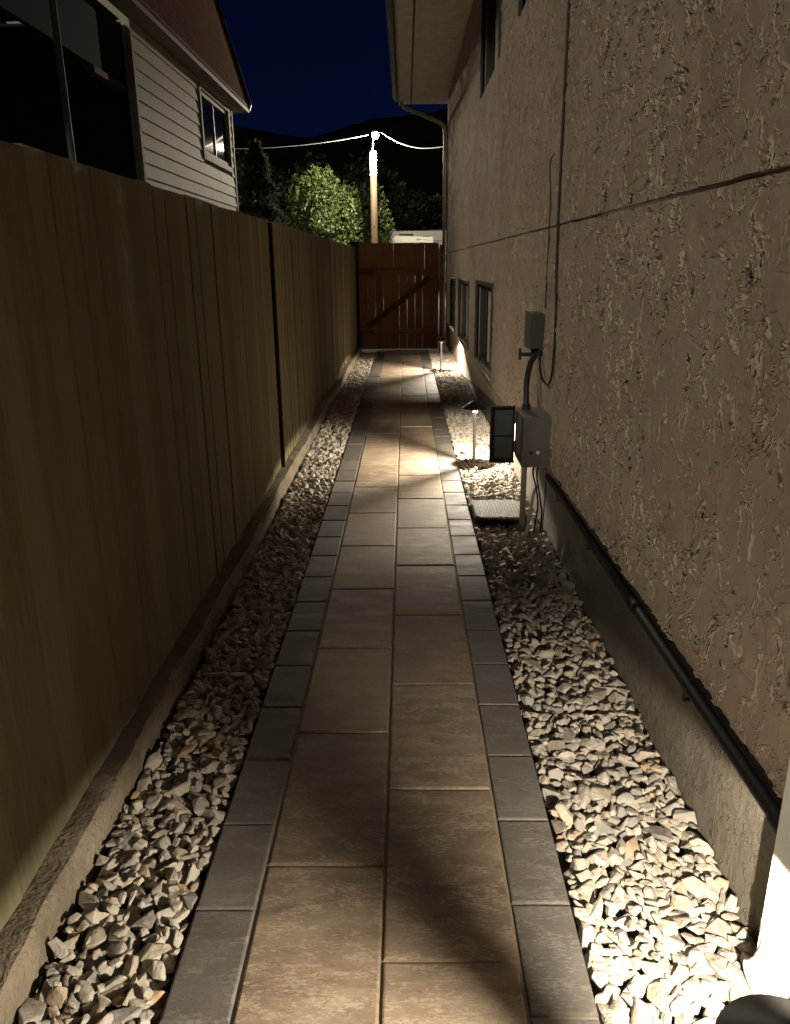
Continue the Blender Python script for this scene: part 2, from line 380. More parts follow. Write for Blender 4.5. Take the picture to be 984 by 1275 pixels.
# ------------------------------------------------------------ fence
fence=thing('board_fence','tall olive brown board fence standing on the concrete kerb','fence',(-.92,6,.1))
def P(o):   # keep world coordinates for children of a moved empty
    o.matrix_parent_inverse=Matrix.Translation(o.parent.location).inverted() if not any(o.parent.rotation_euler) else (Matrix.Translation(o.parent.location)@o.parent.rotation_euler.to_matrix().to_4x4()).inverted(); return o
seams=[-1.4,.45,2.95,5.43,9.55,13.95]
def fx(y): return -.902+.035*max(0,(y-8)/6)
for a,b in zip(seams[:-1],seams[1:]):
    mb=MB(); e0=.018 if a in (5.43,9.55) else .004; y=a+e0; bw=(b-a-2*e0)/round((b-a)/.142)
    k=0
    while y<b-e0-.03:
        g=random.choice([.001,.0015,.002,.004]) if y>2.9 else .0022; dx=random.choice([-.005,-.002,0,.002]) if y>2.9 else random.uniform(-.001,.001); x=fx(y)
        top=1.775+random.uniform(-.004,.004)
        v0=len(mb.v); x2=x+dx; tw=random.uniform(-.004,.004)
        vs=[(x2+tw,y+g,.101),(x2-tw,y+bw-g,.101),(x2-.02,y+bw-g,.101),(x2-.02,y+g,.101)]
        vs+=[(p[0],p[1],top) for p in vs]
        mb.add(vs,[(0,1,5,4),(1,2,6,5),(2,3,7,6),(3,0,4,7),(4,5,6,7),(0,3,2,1)],random.random())
        y+=bw; k+=1
    P(mb.build('panel',M['fence'],fence,bevel=.0018,seg=1))
    for z in (.35,1.45): P(MB().box(fx(a)-.065,fx(a)-.030,a,b,z,z+.09).build('rail',M['post'],fence))
for s in seams:
    P(MB().box(fx(s)-.15,fx(s)-.068,s-.045,s+.045,-.06,1.79).build('post',M['post'],fence,bevel=.003))
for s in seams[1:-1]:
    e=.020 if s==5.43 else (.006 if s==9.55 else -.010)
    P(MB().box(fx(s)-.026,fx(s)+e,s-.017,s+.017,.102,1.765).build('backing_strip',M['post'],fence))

# ------------------------------------------------------------ gate
gate=thing('wooden_gate','red brown board gate with diagonal brace closing the far end of the path','gate',(-.1,13.99,0))
y0=14.0; xs=np.linspace(-.80,.575,11)
gaps=[.0001,.0011,.0010,.0001,.0020,.0018,.0015,.0019,.0001]
for i in range(10):
    g0=gaps[i-1]/1 if 0<i<=9 else .0001; g1=gaps[i] if i<9 else .0001
    mb=MB().box(xs[i]+g0,xs[i+1]-g1,y0,y0+.02,.05,1.40+random.uniform(-.003,.003),random.random())
    mb.c[-1]=mb.c[-1]+.001; P(mb.build('board',M['gate'],gate,bevel=.0015,seg=1))
mb=MB()
tx=[-.80,-.46,-.205,.33,.575]
for a,b in zip(tx[:-1],tx[1:]): mb.box(a+.0012,b-.0012,y0,y0+.02,1.4035,1.835,random.random())
P(mb.build('top_board',M['gate'],gate,bevel=.0015,seg=1))
for z in (1.30,.30):
    mb=MB().box(-.79,.57,y0-.04,y0-.0005,z,z+.108,.2); mb.c[-1]=.21; P(mb.build('rail',M['gate'],gate,bevel=.003))
mb=MB(); d=Vector((.62-(-.66),0,1.29-.41)).normalized(); nn=Vector((-d.z,0,d.x))*.06
A=Vector((-.66,0,.42)); B=Vector((.42,0,1.28))
vs=[A-nn,B-nn,B+nn,A+nn]; vs=[(p.x,y0-.036,min(max(p.z,.402),1.298)) for p in vs]+[(p.x,y0-.003,min(max(p.z,.402),1.298)) for p in vs]
mb.add(vs,[(0,1,2,3),(4,5,6,7),(0,1,5,4),(1,2,6,5),(2,3,7,6),(3,0,4,7)],.95); mb.c[-1]=.96; P(mb.build('brace',M['gatedark'],gate))
P(MB().box(.50,.56,y0-.052,y0-.042,1.0,1.03).box(.52,.535,y0-.075,y0-.052,.995,1.035).build('latch',M['black'],gate))
for z in (.35,1.35): P(MB().box(-.80,-.55,y0-.046,y0-.042,z-.02,z+.02).build('hinge',M['black'],gate))
for nm,x0,x1 in (('gate_post',-.93,-.804),('gate_post',.592,.655)):
    o=MB().box(x0,x1,y0-.03,y0+.07,-.06,1.86 if x0<0 else 1.80).build(nm,M['gate'] if x0>0 else M['post'],bevel=.004)
    tag(o,'dark timber post at the fence end of the gate' if x0<0 else 'slim timber post between the gate and the house','post')
tag(MB().box(-.52,.40,13.865,13.93,-.06,.035).build('threshold',M['sand'],bevel=.006),'low concrete threshold strip under the gate','threshold')

# ------------------------------------------------------------ house on the right
house=thing('stucco_house','brown textured stucco house wall filling the right side','house',(.9,6,0))
WX=.80; Y0,Y1=-2.5,16.0; ZT=4.42
wins=[(7.38,9.02,.46,1.28),(10.12,12.0,.43,1.24),(12.95,14.2,.43,1.22),(7.36,9.0,3.14,4.15),(4.5,6.1,3.12,4.12)]
def zbot(y):  return .415
def wall():
    """front sheet finely divided (true relief) near the camera, boxes behind it"""
    V=[];F=[];n=0
    def sheet(a,b,c,d,x):
        nonlocal n
        dy,dz=(.0075,.0065) if a<3.6 else ((.013,.010) if a<7 else (.03,.02))
        ny=max(2,int((b-a)/dy)+1); nz=max(2,int((d-c)/dz)+1)
        yy,zz=np.meshgrid(np.linspace(a,b,ny),np.linspace(c,d,nz),indexing='ij')
        V.append(np.stack([np.full(yy.size,x),yy.ravel(),zz.ravel()],1))
        k=np.arange(ny*nz).reshape(ny,nz); F.append(np.stack([k[:-1,:-1],k[:-1,1:],k[1:,1:],k[1:,:-1]],-1).reshape(-1,4)+n); n+=ny*nz
    ye=sorted(set([Y0,.9,3.6,7.0,Y1]+[w[0] for w in wins]+[w[1] for w in wins])); ze=sorted(set([.40,1.677,1.690,ZT]+[w[2] for w in wins]+[w[3] for w in wins]))
    mb=MB()
    for a,b in zip(ye[:-1],ye[1:]):
        for c,d in zip(ze[:-1],ze[1:]):
            if any(w[0]<=a and b<=w[1] and w[2]<=c and d<=w[3] for w in wins): continue
            gr = abs(c-1.677)<1e-6
            if a<.9 or gr: mb.box(WX+(.022 if gr else .004),WX+.16,a,b,c,d)
            else: sheet(a,b,c,d,WX); mb.box(WX+.012,WX+.16,a,b,c,d)
    pts=[(4.60,.40),(4.60,.385),(6.0,.345),(6.75,.30),(8.5,.19),(9.8,.085),(11.0,-.02),(16.0,-.06),(16.0,.40)]
    m=len(pts); vs=[(WX+.002,y,z) for y,z in pts]+[(WX+.16,y,z) for y,z in pts]
    mb.add(vs,[tuple(range(m)),tuple(range(m,2*m))]+[(i,(i+1)%m,(i+1)%m+m,i+m) for i in range(m)])
    bv=np.array(mb.v); V=np.concatenate(V); F=np.concatenate(F); off=len(V)
    me=bpy.data.meshes.new('wall'); allv=np.concatenate([V,bv]).astype(np.float32)
    loops=np.concatenate([F.ravel(),np.array([i+off for f in mb.f for i in f])]).astype(np.int32)
    tot=np.concatenate([np.full(len(F),4),np.array([len(f) for f in mb.f])]).astype(np.int32); st=np.concatenate([[0],np.cumsum(tot)[:-1]]).astype(np.int32)
    me.vertices.add(len(allv)); me.vertices.foreach_set('co',allv.ravel()); me.loops.add(len(loops)); me.loops.foreach_set('vertex_index',loops)
    me.polygons.add(len(tot)); me.polygons.foreach_set('loop_start',st); me.polygons.foreach_set('loop_total',tot); me.update(calc_edges=True); me.validate()
    me.materials.append(M['stucco']); me.materials.append(M['stucco_back'])
    me.polygons.foreach_set('material_index',np.concatenate([np.zeros(len(F)),np.ones(len(mb.f))]).astype(np.int32))
    o=bpy.data.objects.new('wall',me); return link(o,house)
P(wall())
mb=MB()   # foundation: slightly recessed, parged
ys=np.arange(-2.5,16,.08); zs=np.linspace(-.07,.398,9); v=[];f=[]
for y in ys:
    for z in zs: v.append((WX+.022+random.uniform(-.002,.002)-.012*max(0,(.12-z))/.2,y,z))
n=len(zs)
for j in range(len(ys)-1):
    for k in range(n-1): a=j*n+k; f.append((a,a+n,a+n+1,a+1))
P(mb.add(v,f).build('foundation',M['found'],house,smooth=True))
# window units
def window(w,parent,X,frame,sill=True,mull=None,side=1,fr=.045,depth=.07):
    a,b,c,d=w; s=side
    def bx(m,x0,x1,*r): x0,x1=sorted((X+s*x0,X+s*x1)); m.box(x0,x1,*r)
    m=MB(); bx(m,depth-.03,depth+.02,a,a+fr,c,d); bx(m,depth-.03,depth+.02,b-fr,b,c,d); bx(m,depth-.03,depth+.02,a+fr,b-fr,c,c+fr); bx(m,depth-.03,depth+.02,a+fr,b-fr,d-fr,d)
    fo=P(m.build('window',frame,parent,bevel=.003))
    def K(o): return o
    if mull:
        for y in mull:
            m=MB(); bx(m,depth-.022,depth+.018,y-.022,y+.022,c+fr,d-fr); K(m.build('mullion',M['frame_l'],fo,bevel=.003))
    m=MB(); bx(m,depth+.003,depth+.009,a+fr,b-fr,c+fr,d-fr); K(m.build('pane',M['glass'],fo))
    if sill:
        m=MB(); bx(m,-.02,depth-.032,a-.03,b+.03,c-.03,c-.001) ; K(m.build('sill',M['frame_l'],fo,bevel=.003))
for i,w in enumerate(wins):
    window(w,house,WX,M['frame'],sill=(i<3),mull=[(w[0]+w[1])/2],fr=.05)
# raised dark casing around the openings
for i,w in enumerate(wins):
    a,b,c,d=w; e=.045; m=MB()
    m.box(WX-.014,WX+.035,a-e,a,c-.0,d+e).box(WX-.014,WX+.035,b,b+e,c-.0,d+e).box(WX-.014,WX+.035,a,b,d,d+e)
    P(m.build('casing',M['frame'] if i<3 else M['black'],house,bevel=.003))
# eave: soffit boards, groove strip, fascia, gutter
EY=16.45
m=MB(); m.box(.135,.95,-2.5,EY,4.40,4.43); m.box(-.085,.105,-2.5,EY,4.40,4.43); P(m.build('soffit',M['soffit'],house))
P(MB().box(.105,.135,-2.5,EY,4.404,4.43).build('soffit_vent',M['groove'],house))
P(MB().box(-.11,-.088,-2.5,EY+.02,4.37,4.60).build('fascia',M['fascia'],house,bevel=.003))
gp=[(-.113,4.58),(-.113,4.46),(-.16,4.44),(-.20,4.46),(-.225,4.52),(-.228,4.58),(-.220,4.58),(-.217,4.525),(-.195,4.47),(-.16,4.452),(-.12,4.468),(-.12,4.58)]
v=[(x,y,z) for y in (-2.5,EY) for x,z in gp]; n=len(gp); f=[(i,(i+1)%n,(i+1)%n+n,i+n) for i in range(n)]+[tuple(range(n)),tuple(range(n,2*n))]
P(MB().add(v,f).build('gutter',M['gutter'],house))
P(MB().add([(-.23,-2.5,4.60),(-.23,EY+.05,4.60),(3.8,EY+.05,6.3),(3.8,-2.5,6.3),(-.23,-2.5,4.63),(-.23,EY+.05,4.63),(3.8,EY+.05,6.33),(3.8,-2.5,6.33)],[(0,1,2,3),(4,5,6,7),(0,1,5,4),(1,2,6,5),(2,3,7,6),(3,0,4,7)]).build('roof',M['shingle'],house))
P(MB().box(.96,8,Y1-.16,Y1,-.07,4.4).box(.10,.96,EY-.02,EY,4.43,4.66).build('end_wall',M['fascia'],house))
def sq(mb,pts,w,d,col=None):
    """rectangular tube along pts in XZ, w across, d in Y"""
    pts=[Vector(p) for p in pts]; vs=[];fs=[]
    for i,p in enumerate(pts):
        t_=(pts[min(i+1,len(pts)-1)]-pts[max(i-1,0)]).normalized(); s_=t_.cross(Vector((0,1,0))).normalized()*w/2
        for a,b in ((1,1),(-1,1),(-1,-1),(1,-1)): vs.append(p+s_*a+Vector((0,b*d/2,0)))
    for i in range(len(pts)-1):
        for k in range(4): a=i*4+k;b=i*4+(k+1)%4; fs.append((a,b,b+4,a+4))
    fs+= [(3,2,1,0),tuple(len(vs)-4+k for k in range(4))]; mb.add(vs,fs)
m=MB(); sq(m,[(-.05,16.18,4.45),(-.05,16.18,4.36),(-.02,16.18,4.30),(.30,16.18,4.18),(.68,16.18,4.03),(.755,16.18,3.96),(.765,16.18,3.85),(.765,16.18,.0)],.065,.055)
P(m.build('downspout',M['downspout'],house,bevel=.006))['label']='taupe downspout with long elbow at the far corner of the house'
for z in (.9,2.3,3.6): P(MB().box(.728,.803,16.14,16.215,z,z+.03).build('strap',M['downspout'],house))

# near white ribbed downspout with a kick-out shoe
ds=thing('ribbed_downspout','white ribbed downspout standing against the foundation beside the nearest path light','downspout',(.768,1.235,0))
def ribbed(hw,hd,n=6,amp=.009):
    pts=[]
    for s in range(4):
        for k in range(n*4):
            u=k/(n*4); w=amp*(.5-.5*math.cos(2*PI*n*u))
            if s==0: pts.append((-hw+2*hw*u,-hd+w))
            if s==1: pts.append((hw-w,-hd+2*hd*u))
            if s==2: pts.append((hw-2*hw*u,hd-w))
            if s==3: pts.append((-hw+w,hd-2*hd*u))
    return pts
pr=ribbed(.04,.03); n=len(pr); v=[(x,y,z) for z in (.12,2.8) for x,y in pr]; f=[(i,(i+1)%n,(i+1)%n+n,i+n) for i in range(n)]
m=MB().add(v,f); m.build('pipe',M['white'],ds,smooth=True)
m=MB(); m.tube(catmull([(0,0,.20),(0,0,.14),(-.015,-.004,.10),(-.04,-.008,.082),(-.055,-.01,.078)],6),[.047]*13+[.045]*12,20)
m.build('shoe',M['white'],ds,smooth=True)
m=MB().lathe([(.047,.185),(.051,.188),(.051,.208),(.047,.211)],28); m.build('collar',M['white'],ds,smooth=True)
for z in (.75,1.9): MB().box(-.047,.05,-.036,.036,z,z+.025).build('strap',M['white'],ds,bevel=.002)

# black pipe along the foundation, under the stucco edge
pp=thing('foundation_pipe','long black pipe fixed along the foundation just under the stucco edge','pipe',(.79,2.5,.35))
P(MB().tube([(.792,.9,.362),(.792,1.7,.360),(.794,2.5,.356),(.794,3.4,.350),(.796,4.22,.345)],.019,16).build('tube',M['black'],pp,smooth=True))
for y in (1.36,2.47): P(MB().tube([(.792,y-.025,.357),(.792,y+.025,.357)],.023,16).build('coupling',M['black'],pp,smooth=True))
for y in (1.9,3.1,3.8): P(MB().box(.77,.822,y-.006,y+.006,.33,.336).box(.768,.772,y-.006,y+.006,.33,.375).build('clip',M['black'],pp))
P(MB().box(.800,.824,.9,4.3,.383,.398).build('drip_flashing',M['black'],pp))

# ------------------------------------------------------------ cables and boxes on the wall
wob=lambda p:p
cab=MB().tube(catmull([(WX-.008,4.28,4.39),(WX-.008,4.285,3.6),(WX-.009,4.28,2.7),(WX-.008,4.272,1.68),(WX-.009,4.20,1.2),(WX-.012,4.19,.97),(WX-.016,4.22,.885),(WX-.02,4.30,.853),(WX-.025,4.42,.87),(WX-.03,4.50,.95),(WX-.032,4.53,1.03)],8),.0065,8)
tag(cab.build('wall_cable',M['cable'],smooth=True),'thick black cable down the stucco wall looping up at its end','cable')
cab=MB().tube(catmull([(WX-.006,4.50,2.05),(WX-.014,4.56,2.0),(WX-.006,4.545,1.8),(WX-.006,4.54,1.25)],8),.0035,6)
tag(cab.build('wall_wire',M['cable'],smooth=True),'thin black wire with hooked top above the small junction box','wire')
cab=MB().tube(catmull([(WX-.02,4.56,1.04),(WX-.02,4.50,.88),(WX-.02,4.45,.71)],8),.0028,6)
tag(cab.build('drop_wire',M['cable'],smooth=True),'thin wire from the junction box down to the meter box','wire')
jb=thing('junction_box','small grey green junction box on the stucco wall above the meter box','junction box',(WX,4.68,1.02))
P(MB().box(WX-.075,WX-.001,4.56,4.78,1.02,1.22).build('case',basic('junction_green',(.05,.05,.035),.6),jb,bevel=.006))
P(MB().box(WX-.082,WX-.076,4.555,4.785,1.015,1.225).build('cover',basic('junction_cover',(.09,.083,.062),.55),jb,bevel=.003))
P(MB().tube([(WX-.035,4.63,1.02),(WX-.035,4.63,.985)],.028,12).build('gland',M['black'],jb,smooth=True))
hb=thing('hose_tap','black outdoor tap sticking out below the junction box','tap',(WX,4.60,.99))
P(MB().tube([(WX,4.60,.985),(WX-.13,4.60,.985)],.011,10).tube([(WX-.05,4.60,.985),(WX-.06,4.58,.955)],.013,10).build('body',M['black'],hb,smooth=True))
P(MB().tube([(WX-.13,4.60,.955),(WX-.13,4.60,1.02)],.009,10).build('handle',M['black'],hb,smooth=True))
cd=MB().tube(catmull([(WX-.045,4.60,.975),(WX-.075,4.56,.93),(WX-.10,4.50,.84),(WX-.105,4.46,.76),(WX-.105,4.44,.70)],8),.0165,12)
tag(cd.build('flexible_conduit',M['black'],smooth=True),'fat black flexible conduit curving into the top of the meter box','conduit')
bx=thing('meter_box','grey metal meter box on the stucco wall with its door hanging open','meter box',(WX,4.2,.4))
bx0,by0,by1,bz0,bz1=WX-.155,4.20,4.50,.405,.69
m=MB(); w=.004
m.box(bx0,WX-.001,by0,by0+w,bz0,bz1); m.box(bx0,WX-.001,by1-w,by1,bz0,bz1); m.box(bx0,WX-.001,by0+w,by1-w,bz0,bz0+w); m.box(bx0,WX-.001,by0+w,by1-w,bz1-w,bz1); m.box(WX-.006,WX-.001,by0+w,by1-w,bz0+w,bz1-w)
P(m.build('case',M['boxgrey'],bx,bevel=.0015))
P(MB().box(bx0+.03,WX-.007,by0+.03,by1-.03,bz0+.03,bz1-.03).build('breaker_panel',M['boxdark'],bx,bevel=.003))
d_=P(MB().box(bx0-.150,bx0-.004,by1+.001,by1+.006,.36,.70).box(bx0-.150,bx0-.004,by1-.018,by1+.0,.36,.372).box(bx0-.150,bx0-.004,by1-.018,by1+.0,.688,.70).box(bx0-.150,bx0-.138,by1-.018,by1+.0,.372,.688).build('door',M['black'],bx,bevel=.0015))
dd=MB().box(bx0-.122,bx0-.016,by1-.006,by1+.0005,.385,.515).box(bx0-.122,bx0-.016,by1-.006,by1+.0005,.525,.675).build('door_liner',M['boxdark'],d_,bevel=.002)
P(MB().tube([(WX-.105,by0-.004,.49),(WX-.105,by0+.002,.49)],.008,12).build('knockout',M['void'],bx,smooth=True))
P(MB().tube([(WX-.068,by0-.006,.49),(WX-.068,by0+.002,.49)],.010,14).build('seal_stud',M['white'],bx,smooth=True))
P(MB().tube([(WX-.105,4.44,.68),(WX-.105,4.44,.72)],.024,12).build('hub',M['black'],bx,smooth=True))
for z in (bz0+.02,bz1-.09): P(MB().box(bx0-.006,bx0+.0,by1-.02,by1-.001,z,z+.07).build('hinge',M['boxgrey'],bx))
tag(MB().tube([(WX-.115,4.36,.405),(WX-.115,4.36,-.05)],.0165,14).build('riser_conduit',M['conduit'],smooth=True),'beige pipe running from the meter box into the gravel','pipe')
cs=[([(WX-.07,4.30,.41),(WX-.072,4.30,.34),(WX-.06,4.26,.28),(WX-.05,4.22,.18),(WX-.055,4.25,.06),(WX-.07,4.2,.01)],.005,'cable','black cable hanging from the meter box nearest the beige pipe',M['cable']),
    ([(WX-.05,4.28,.41),(WX-.053,4.28,.33),(WX-.045,4.24,.26),(WX-.03,4.20,.14),(WX-.035,4.18,.03)],.005,'cable','black cable curling down in the middle under the meter box',M['cable']),
    ([(WX-.012,4.22,.41),(WX-.012,4.21,.30),(WX-.018,4.2,.15),(WX-.03,4.16,.02)],.0035,'cable','thin black cable hanging closest to the wall under the meter box',M['cable']),
    ([(WX-.045,4.30,.27),(WX-.07,4.26,.235),(WX-.088,4.22,.16),(WX-.10,4.22,.07),(WX-.105,4.22,.0)],.0095,'hose','short pale hose curving down beside the beige pipe',M['corr'])]
for p,r,nm,lb,mt in cs: tag(MB().tube(catmull(p,8),r,8).build('loose_'+nm,mt,smooth=True),lb,nm)
# valve lid
vl=thing('valve_box','grey green valve box lid set flush in the stones below the meter box','valve box',(.57,4.59,0))
def rrect(x0,x1,y0,y1,r,n=6):
    out=[]
    for cx_,cy_,a0 in ((x1-r,y1-r,0),(x0+r,y1-r,90),(x0+r,y0+r,180),(x1-r,y0+r,270)):
        for k in range(n+1): a=R(a0+90*k/n); out.append((cx_+r*math.cos(a),cy_+r*math.sin(a)))
    return out
def slab(pts,z0,z1,bv=.004):
    n=len(pts); c=(sum(p[0] for p in pts)/n,sum(p[1] for p in pts)/n); m=MB()
    ins=[(c[0]+(x-c[0])*(1-bv/.15),c[1]+(y-c[1])*(1-bv/.15)) for x,y in pts]
    v=[(x,y,z0) for x,y in pts]+[(x,y,z1-bv) for x,y in pts]+[(x,y,z1) for x,y in ins]
    f=[(i+k*n,(i+1)%n+k*n,(i+1)%n+k*n+n,i+k*n+n) for k in (0,1) for i in range(n)]+[tuple(range(2*n,3*n)),tuple(range(n))[::-1]]
    return m.add(v,f)
P(slab(rrect(LID[0],LID[1],LID[2],LID[3],.06),-.07,.030).build('body',M['black'],vl))
P(slab(rrect(LID[0]+.006,LID[1]-.006,LID[2]+.006,LID[3]-.006,.056),.0305,.042).build('lid',M['lid'],vl))
P(MB().box(.555,.585,4.43,4.445,.0422,.044).build('lift_slot',M['black'],vl))

# ------------------------------------------------------------ path lights
def path_light(loc,label,ang,power,w=.0029):
    t_=thing('path_light',label,'path light',loc,0,'low path lights along the house side')
    hat=MB(); hp=[(.006,.500),(.014,.498),(.03,.489),(.06,.472),(.088,.454),(.1005,.4465),(.101,.4445),(.098,.4452),(.086,.451),(.058,.469),(.028,.485),(.003,.489)]
    hat.lathe(hp,40); hat.build('hat',M['bronze'],t_,smooth=True)
    MB().lathe([(.0035,.498),(.0045,.508),(.0035,.514),(.0005,.516)],12).build('finial',M['bronze'],t_,smooth=True)
    MB().lathe([(.0125,-.05),(.0125,.375),(.013,.38)],18).build('stem',M['stem'],t_,smooth=True)
    MB().lathe([(.013,.380),(.0155,.395),(.0205,.410),(.021,.4135),(.017,.4138)],18).build('cup',M['stem'],t_,smooth=True)
    for a in ang:
        c,s=math.cos(R(a)),math.sin(R(a)); r0=.0205; m=MB()
        vs=[]
        for z in (.408,.4885):
            for u,vv in ((-.0012,-w),(.0012,-w),(.0012,w),(-.0012,w)): vs.append(((r0+u)*c-vv*s,(r0+u)*s+vv*c,z))
        m.add(vs,[(0,1,5,4),(1,2,6,5),(2,3,7,6),(3,0,4,7),(0,1,2,3),(4,5,6,7)]); m.build('strut',M['bronze'],t_)
    MB().lathe([(.0005,.4705),(.007,.4705),(.007,.4745),(.0005,.4745)],16).build('led',M['led'],t_)
    L=bpy.data.lights.new('led_light','POINT'); L.energy=power; L.color=(1,.875,.69); L.shadow_soft_size=.0042
    o=bpy.data.objects.new('led_light',L); link(o,t_); o.location=(0,0,.4655); return t_
PW=110.0
path_light((.529,.79,0),'nearest path light, its dark hat cut by the bottom edge beside the white downspout',(122.5,243,3),PW*.84,.0048)
path_light((.526,5.863,0),'middle path light with wide shallow hat beside the meter box',(121,230,12),PW*.9)
path_light((.510,11.35,0),'farthest path light, small, near the gate and basement window',(118,238,358),PW*.8)

# ------------------------------------------------------------ neighbour house (left)
nb=thing('neighbour_house','pale lap sided house with steep brown shingle roof behind the fence','house',(-4.0,16,0))
NX=-4.0; ya,yb=12.80,19.55; ZE=4.93; wa=(16.72,19.15,3.62,4.78)
m=MB(); z=0.02; lap=.214
while z<ZE:
    z1=min(z+lap,ZE); segs=[(ya,yb)]
    if z1>wa[2]-.03 and z<wa[3]+.03: segs=[(ya,wa[0]-.11),(wa[1]+.11,yb)]
    for a,b in segs:
        m.add([(NX+.026,a,z),(NX+.026,b,z),(NX+.004,b,z1),(NX+.004,a,z1),(NX-.02,a,z),(NX-.02,b,z),(NX-.02,b,z1),(NX-.02,a,z1)],[(0,1,2,3),(4,5,6,7),(0,1,5,4),(1,2,6,5),(2,3,7,6),(3,0,4,7)])
    z+=lap
P(m.build('siding',M['siding'],nb))
P(MB().box(NX-.12,NX-.021,ya,wa[0]-.10,0,ZE).box(NX-.12,NX-.021,wa[1]+.10,yb,0,ZE).box(NX-.12,NX-.021,wa[0]-.10,wa[1]+.10,0,wa[2]-.05).build('wall',M['vinyl'],nb))
for y in (yb,ya-.10): P(MB().box(NX-.02,NX+.034,y,y+.10,0,ZE).build('corner_board',M['vinyl'],nb,bevel=.004))
m=MB(); a,b,c,d=wa; e=.11
m.box(NX-.02,NX+.045,a-e,a,c-e,d+e).box(NX-.02,NX+.045,b,b+e,c-e,d+e).box(NX-.02,NX+.045,a,b,d,d+e).box(NX-.02,NX+.05,a,b,c-e,c); P(m.build('casing',M['vinyl'],nb,bevel=.004))
window(wa,nb,NX,M['vinyl'],sill=False,mull=[17.9],side=-1,fr=.08,depth=.03)
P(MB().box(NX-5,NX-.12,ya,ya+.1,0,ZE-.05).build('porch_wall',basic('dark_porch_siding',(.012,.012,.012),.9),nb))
P(MB().box(NX-5,NX-.13,yb-.1,yb,0,ZE-.05).build('back_wall',M['vinyl'],nb))
P(MB().box(NX-.02,NX+.30,5.0,20.13,ZE+.003,ZE+.03).build('soffit',M['trimdark'],nb))
m=MB()
for k in range(14): m.box(NX-4.3+k*.30,NX-4.3+k*.30+.288,5.0,ya-.1,ZE-.05,ZE-.03)
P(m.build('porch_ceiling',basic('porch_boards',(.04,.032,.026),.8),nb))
P(MB().box(NX+.302,NX+.33,5.0,20.17,ZE-.02,ZE+.12).box(NX-.5,NX+.30,20.135,20.165,ZE-.02,ZE+.10).build('fascia',M['trimdark'],nb,bevel=.003))
def slope(x0,z0,x1,z1,t=.08):
    return MB().add([(x0,5.0,z0),(x0,20.2,z0),(x1,20.2,z1),(x1,5.0,z1),(x0-.05,5.0,z0-t),(x0-.05,20.2,z0-t),(x1-.05,20.2,z1-t),(x1-.05,5.0,z1-t)],[(0,1,2,3),(4,5,6,7),(0,1,5,4),(1,2,6,5),(2,3,7,6),(3,0,4,7)])
m=slope(NX+.34,ZE+.07,NX-.67,ZE+3.65); m2=slope(NX-.67,ZE+3.65,NX-5,ZE+5.9); m.add(m2.v,m2.f); P(m.build('roof',M['shingle'],nb))
q=[(NX+.34,ZE+.02),(NX+.39,ZE+.17),(NX-.62,ZE+3.69),(NX-.73,ZE+3.64)]
P(MB().add([(x,20.203,z) for x,z in q]+[(x,20.24,z) for x,z in q],[(0,1,2,3),(4,5,6,7),(0,1,5,4),(1,2,6,5),(2,3,7,6),(3,0,4,7)]).build('rake_board',M['gutter'],nb))
q=[(NX,ZE+.05),(NX-.67,ZE+3.5),(NX-5,ZE+5.7),(NX-5,ZE+.05)]
P(MB().add([(x,20.0,z) for x,z in q]+[(x,19.9,z) for x,z in q],[(0,1,2,3),(4,5,6,7),(0,1,5,4),(1,2,6,5),(2,3,7,6),(3,0,4,7)]).build('gable',M['vinyl'],nb))
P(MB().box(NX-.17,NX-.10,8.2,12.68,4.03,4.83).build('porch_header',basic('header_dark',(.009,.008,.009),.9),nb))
P(MB().box(NX-.20,NX-.08,11.4,12.6,3.94,4.02).build('porch_beam',basic('orange_beam',(.13,.065,.03),.8),nb))
P(MB().tube([(-3.67,9.25,0),(-3.67,9.25,4.93)],.036,12).build('porch_post',M['metal'],nb,smooth=True))

# ------------------------------------------------------------ street lamp on utility pole
sl=thing('street_lamp','lit lamp on top of a timber utility pole beyond the gate','street lamp',(-1.28,34,0))
MB().lathe([(.155,-.1),(.15,1),(.128,5.80),(.12,5.82)],18).build('pole',M['pole'],sl,smooth=True)
MB().tube([(.0,-.15,3.0),(.0,-.15,6.05),(.02,-.2,6.2),(.08,-.35,6.30)],.022,8).build('conduit',M['metal'],sl,smooth=True)
for x in (-.139,.131): MB().box(x,x+.008,-.03,.03,4.9,5.78).build('cable_guard',M['metal'],sl)
MB().tube(catmull([(0,0,5.7),(0,-.05,6.05),(.03,-.2,6.36),(.10,-.55,6.46)],6),.025,8).build('bracket',M['metal'],sl,smooth=True)
m=MB().lathe([(.02,6.50),(.10,6.48),(.155,6.42),(.16,6.39),(.15,6.39),(.13,6.42),(.02,6.44)],20,(.12,-.62)); m.build('hood',M['metal'],sl,smooth=True)
m=MB().lathe([(.02,6.40),(.11,6.385),(.145,6.32),(.12,6.23),(.06,6.17),(.01,6.16)],20,(.12,-.62)); m.build('lens',M['street'],sl,smooth=True)
L=bpy.data.lights.new('lamp_light','POINT'); L.energy=2500; L.color=(1,.89,.68); L.shadow_soft_size=.1
o=bpy.data.objects.new('lamp_light',L); link(o,sl); o.location=(.12,-1.0,5.9)
def wire(pts,r,lb):
    tag(MB().tube(pts,r,6).build('overhead_wire',M['wire'],smooth=True),lb,'wire')
wr=[]; 
for i in range(25):
    x=-.95+i*.22; wr.append((x,33.75,5.86+.19*(x-.83)**2*(1 if x<.83 else .6)))
wire(wr,.017,'overhead wire sagging from the street lamp to the right')
wr=[]
for i in range(40):
    x=-1.45-i*.3; wr.append((x,33.75,5.93+.0165*(x+6.6)**2))
wire(wr,.013,'overhead wire running left from the street lamp past the siding corner')

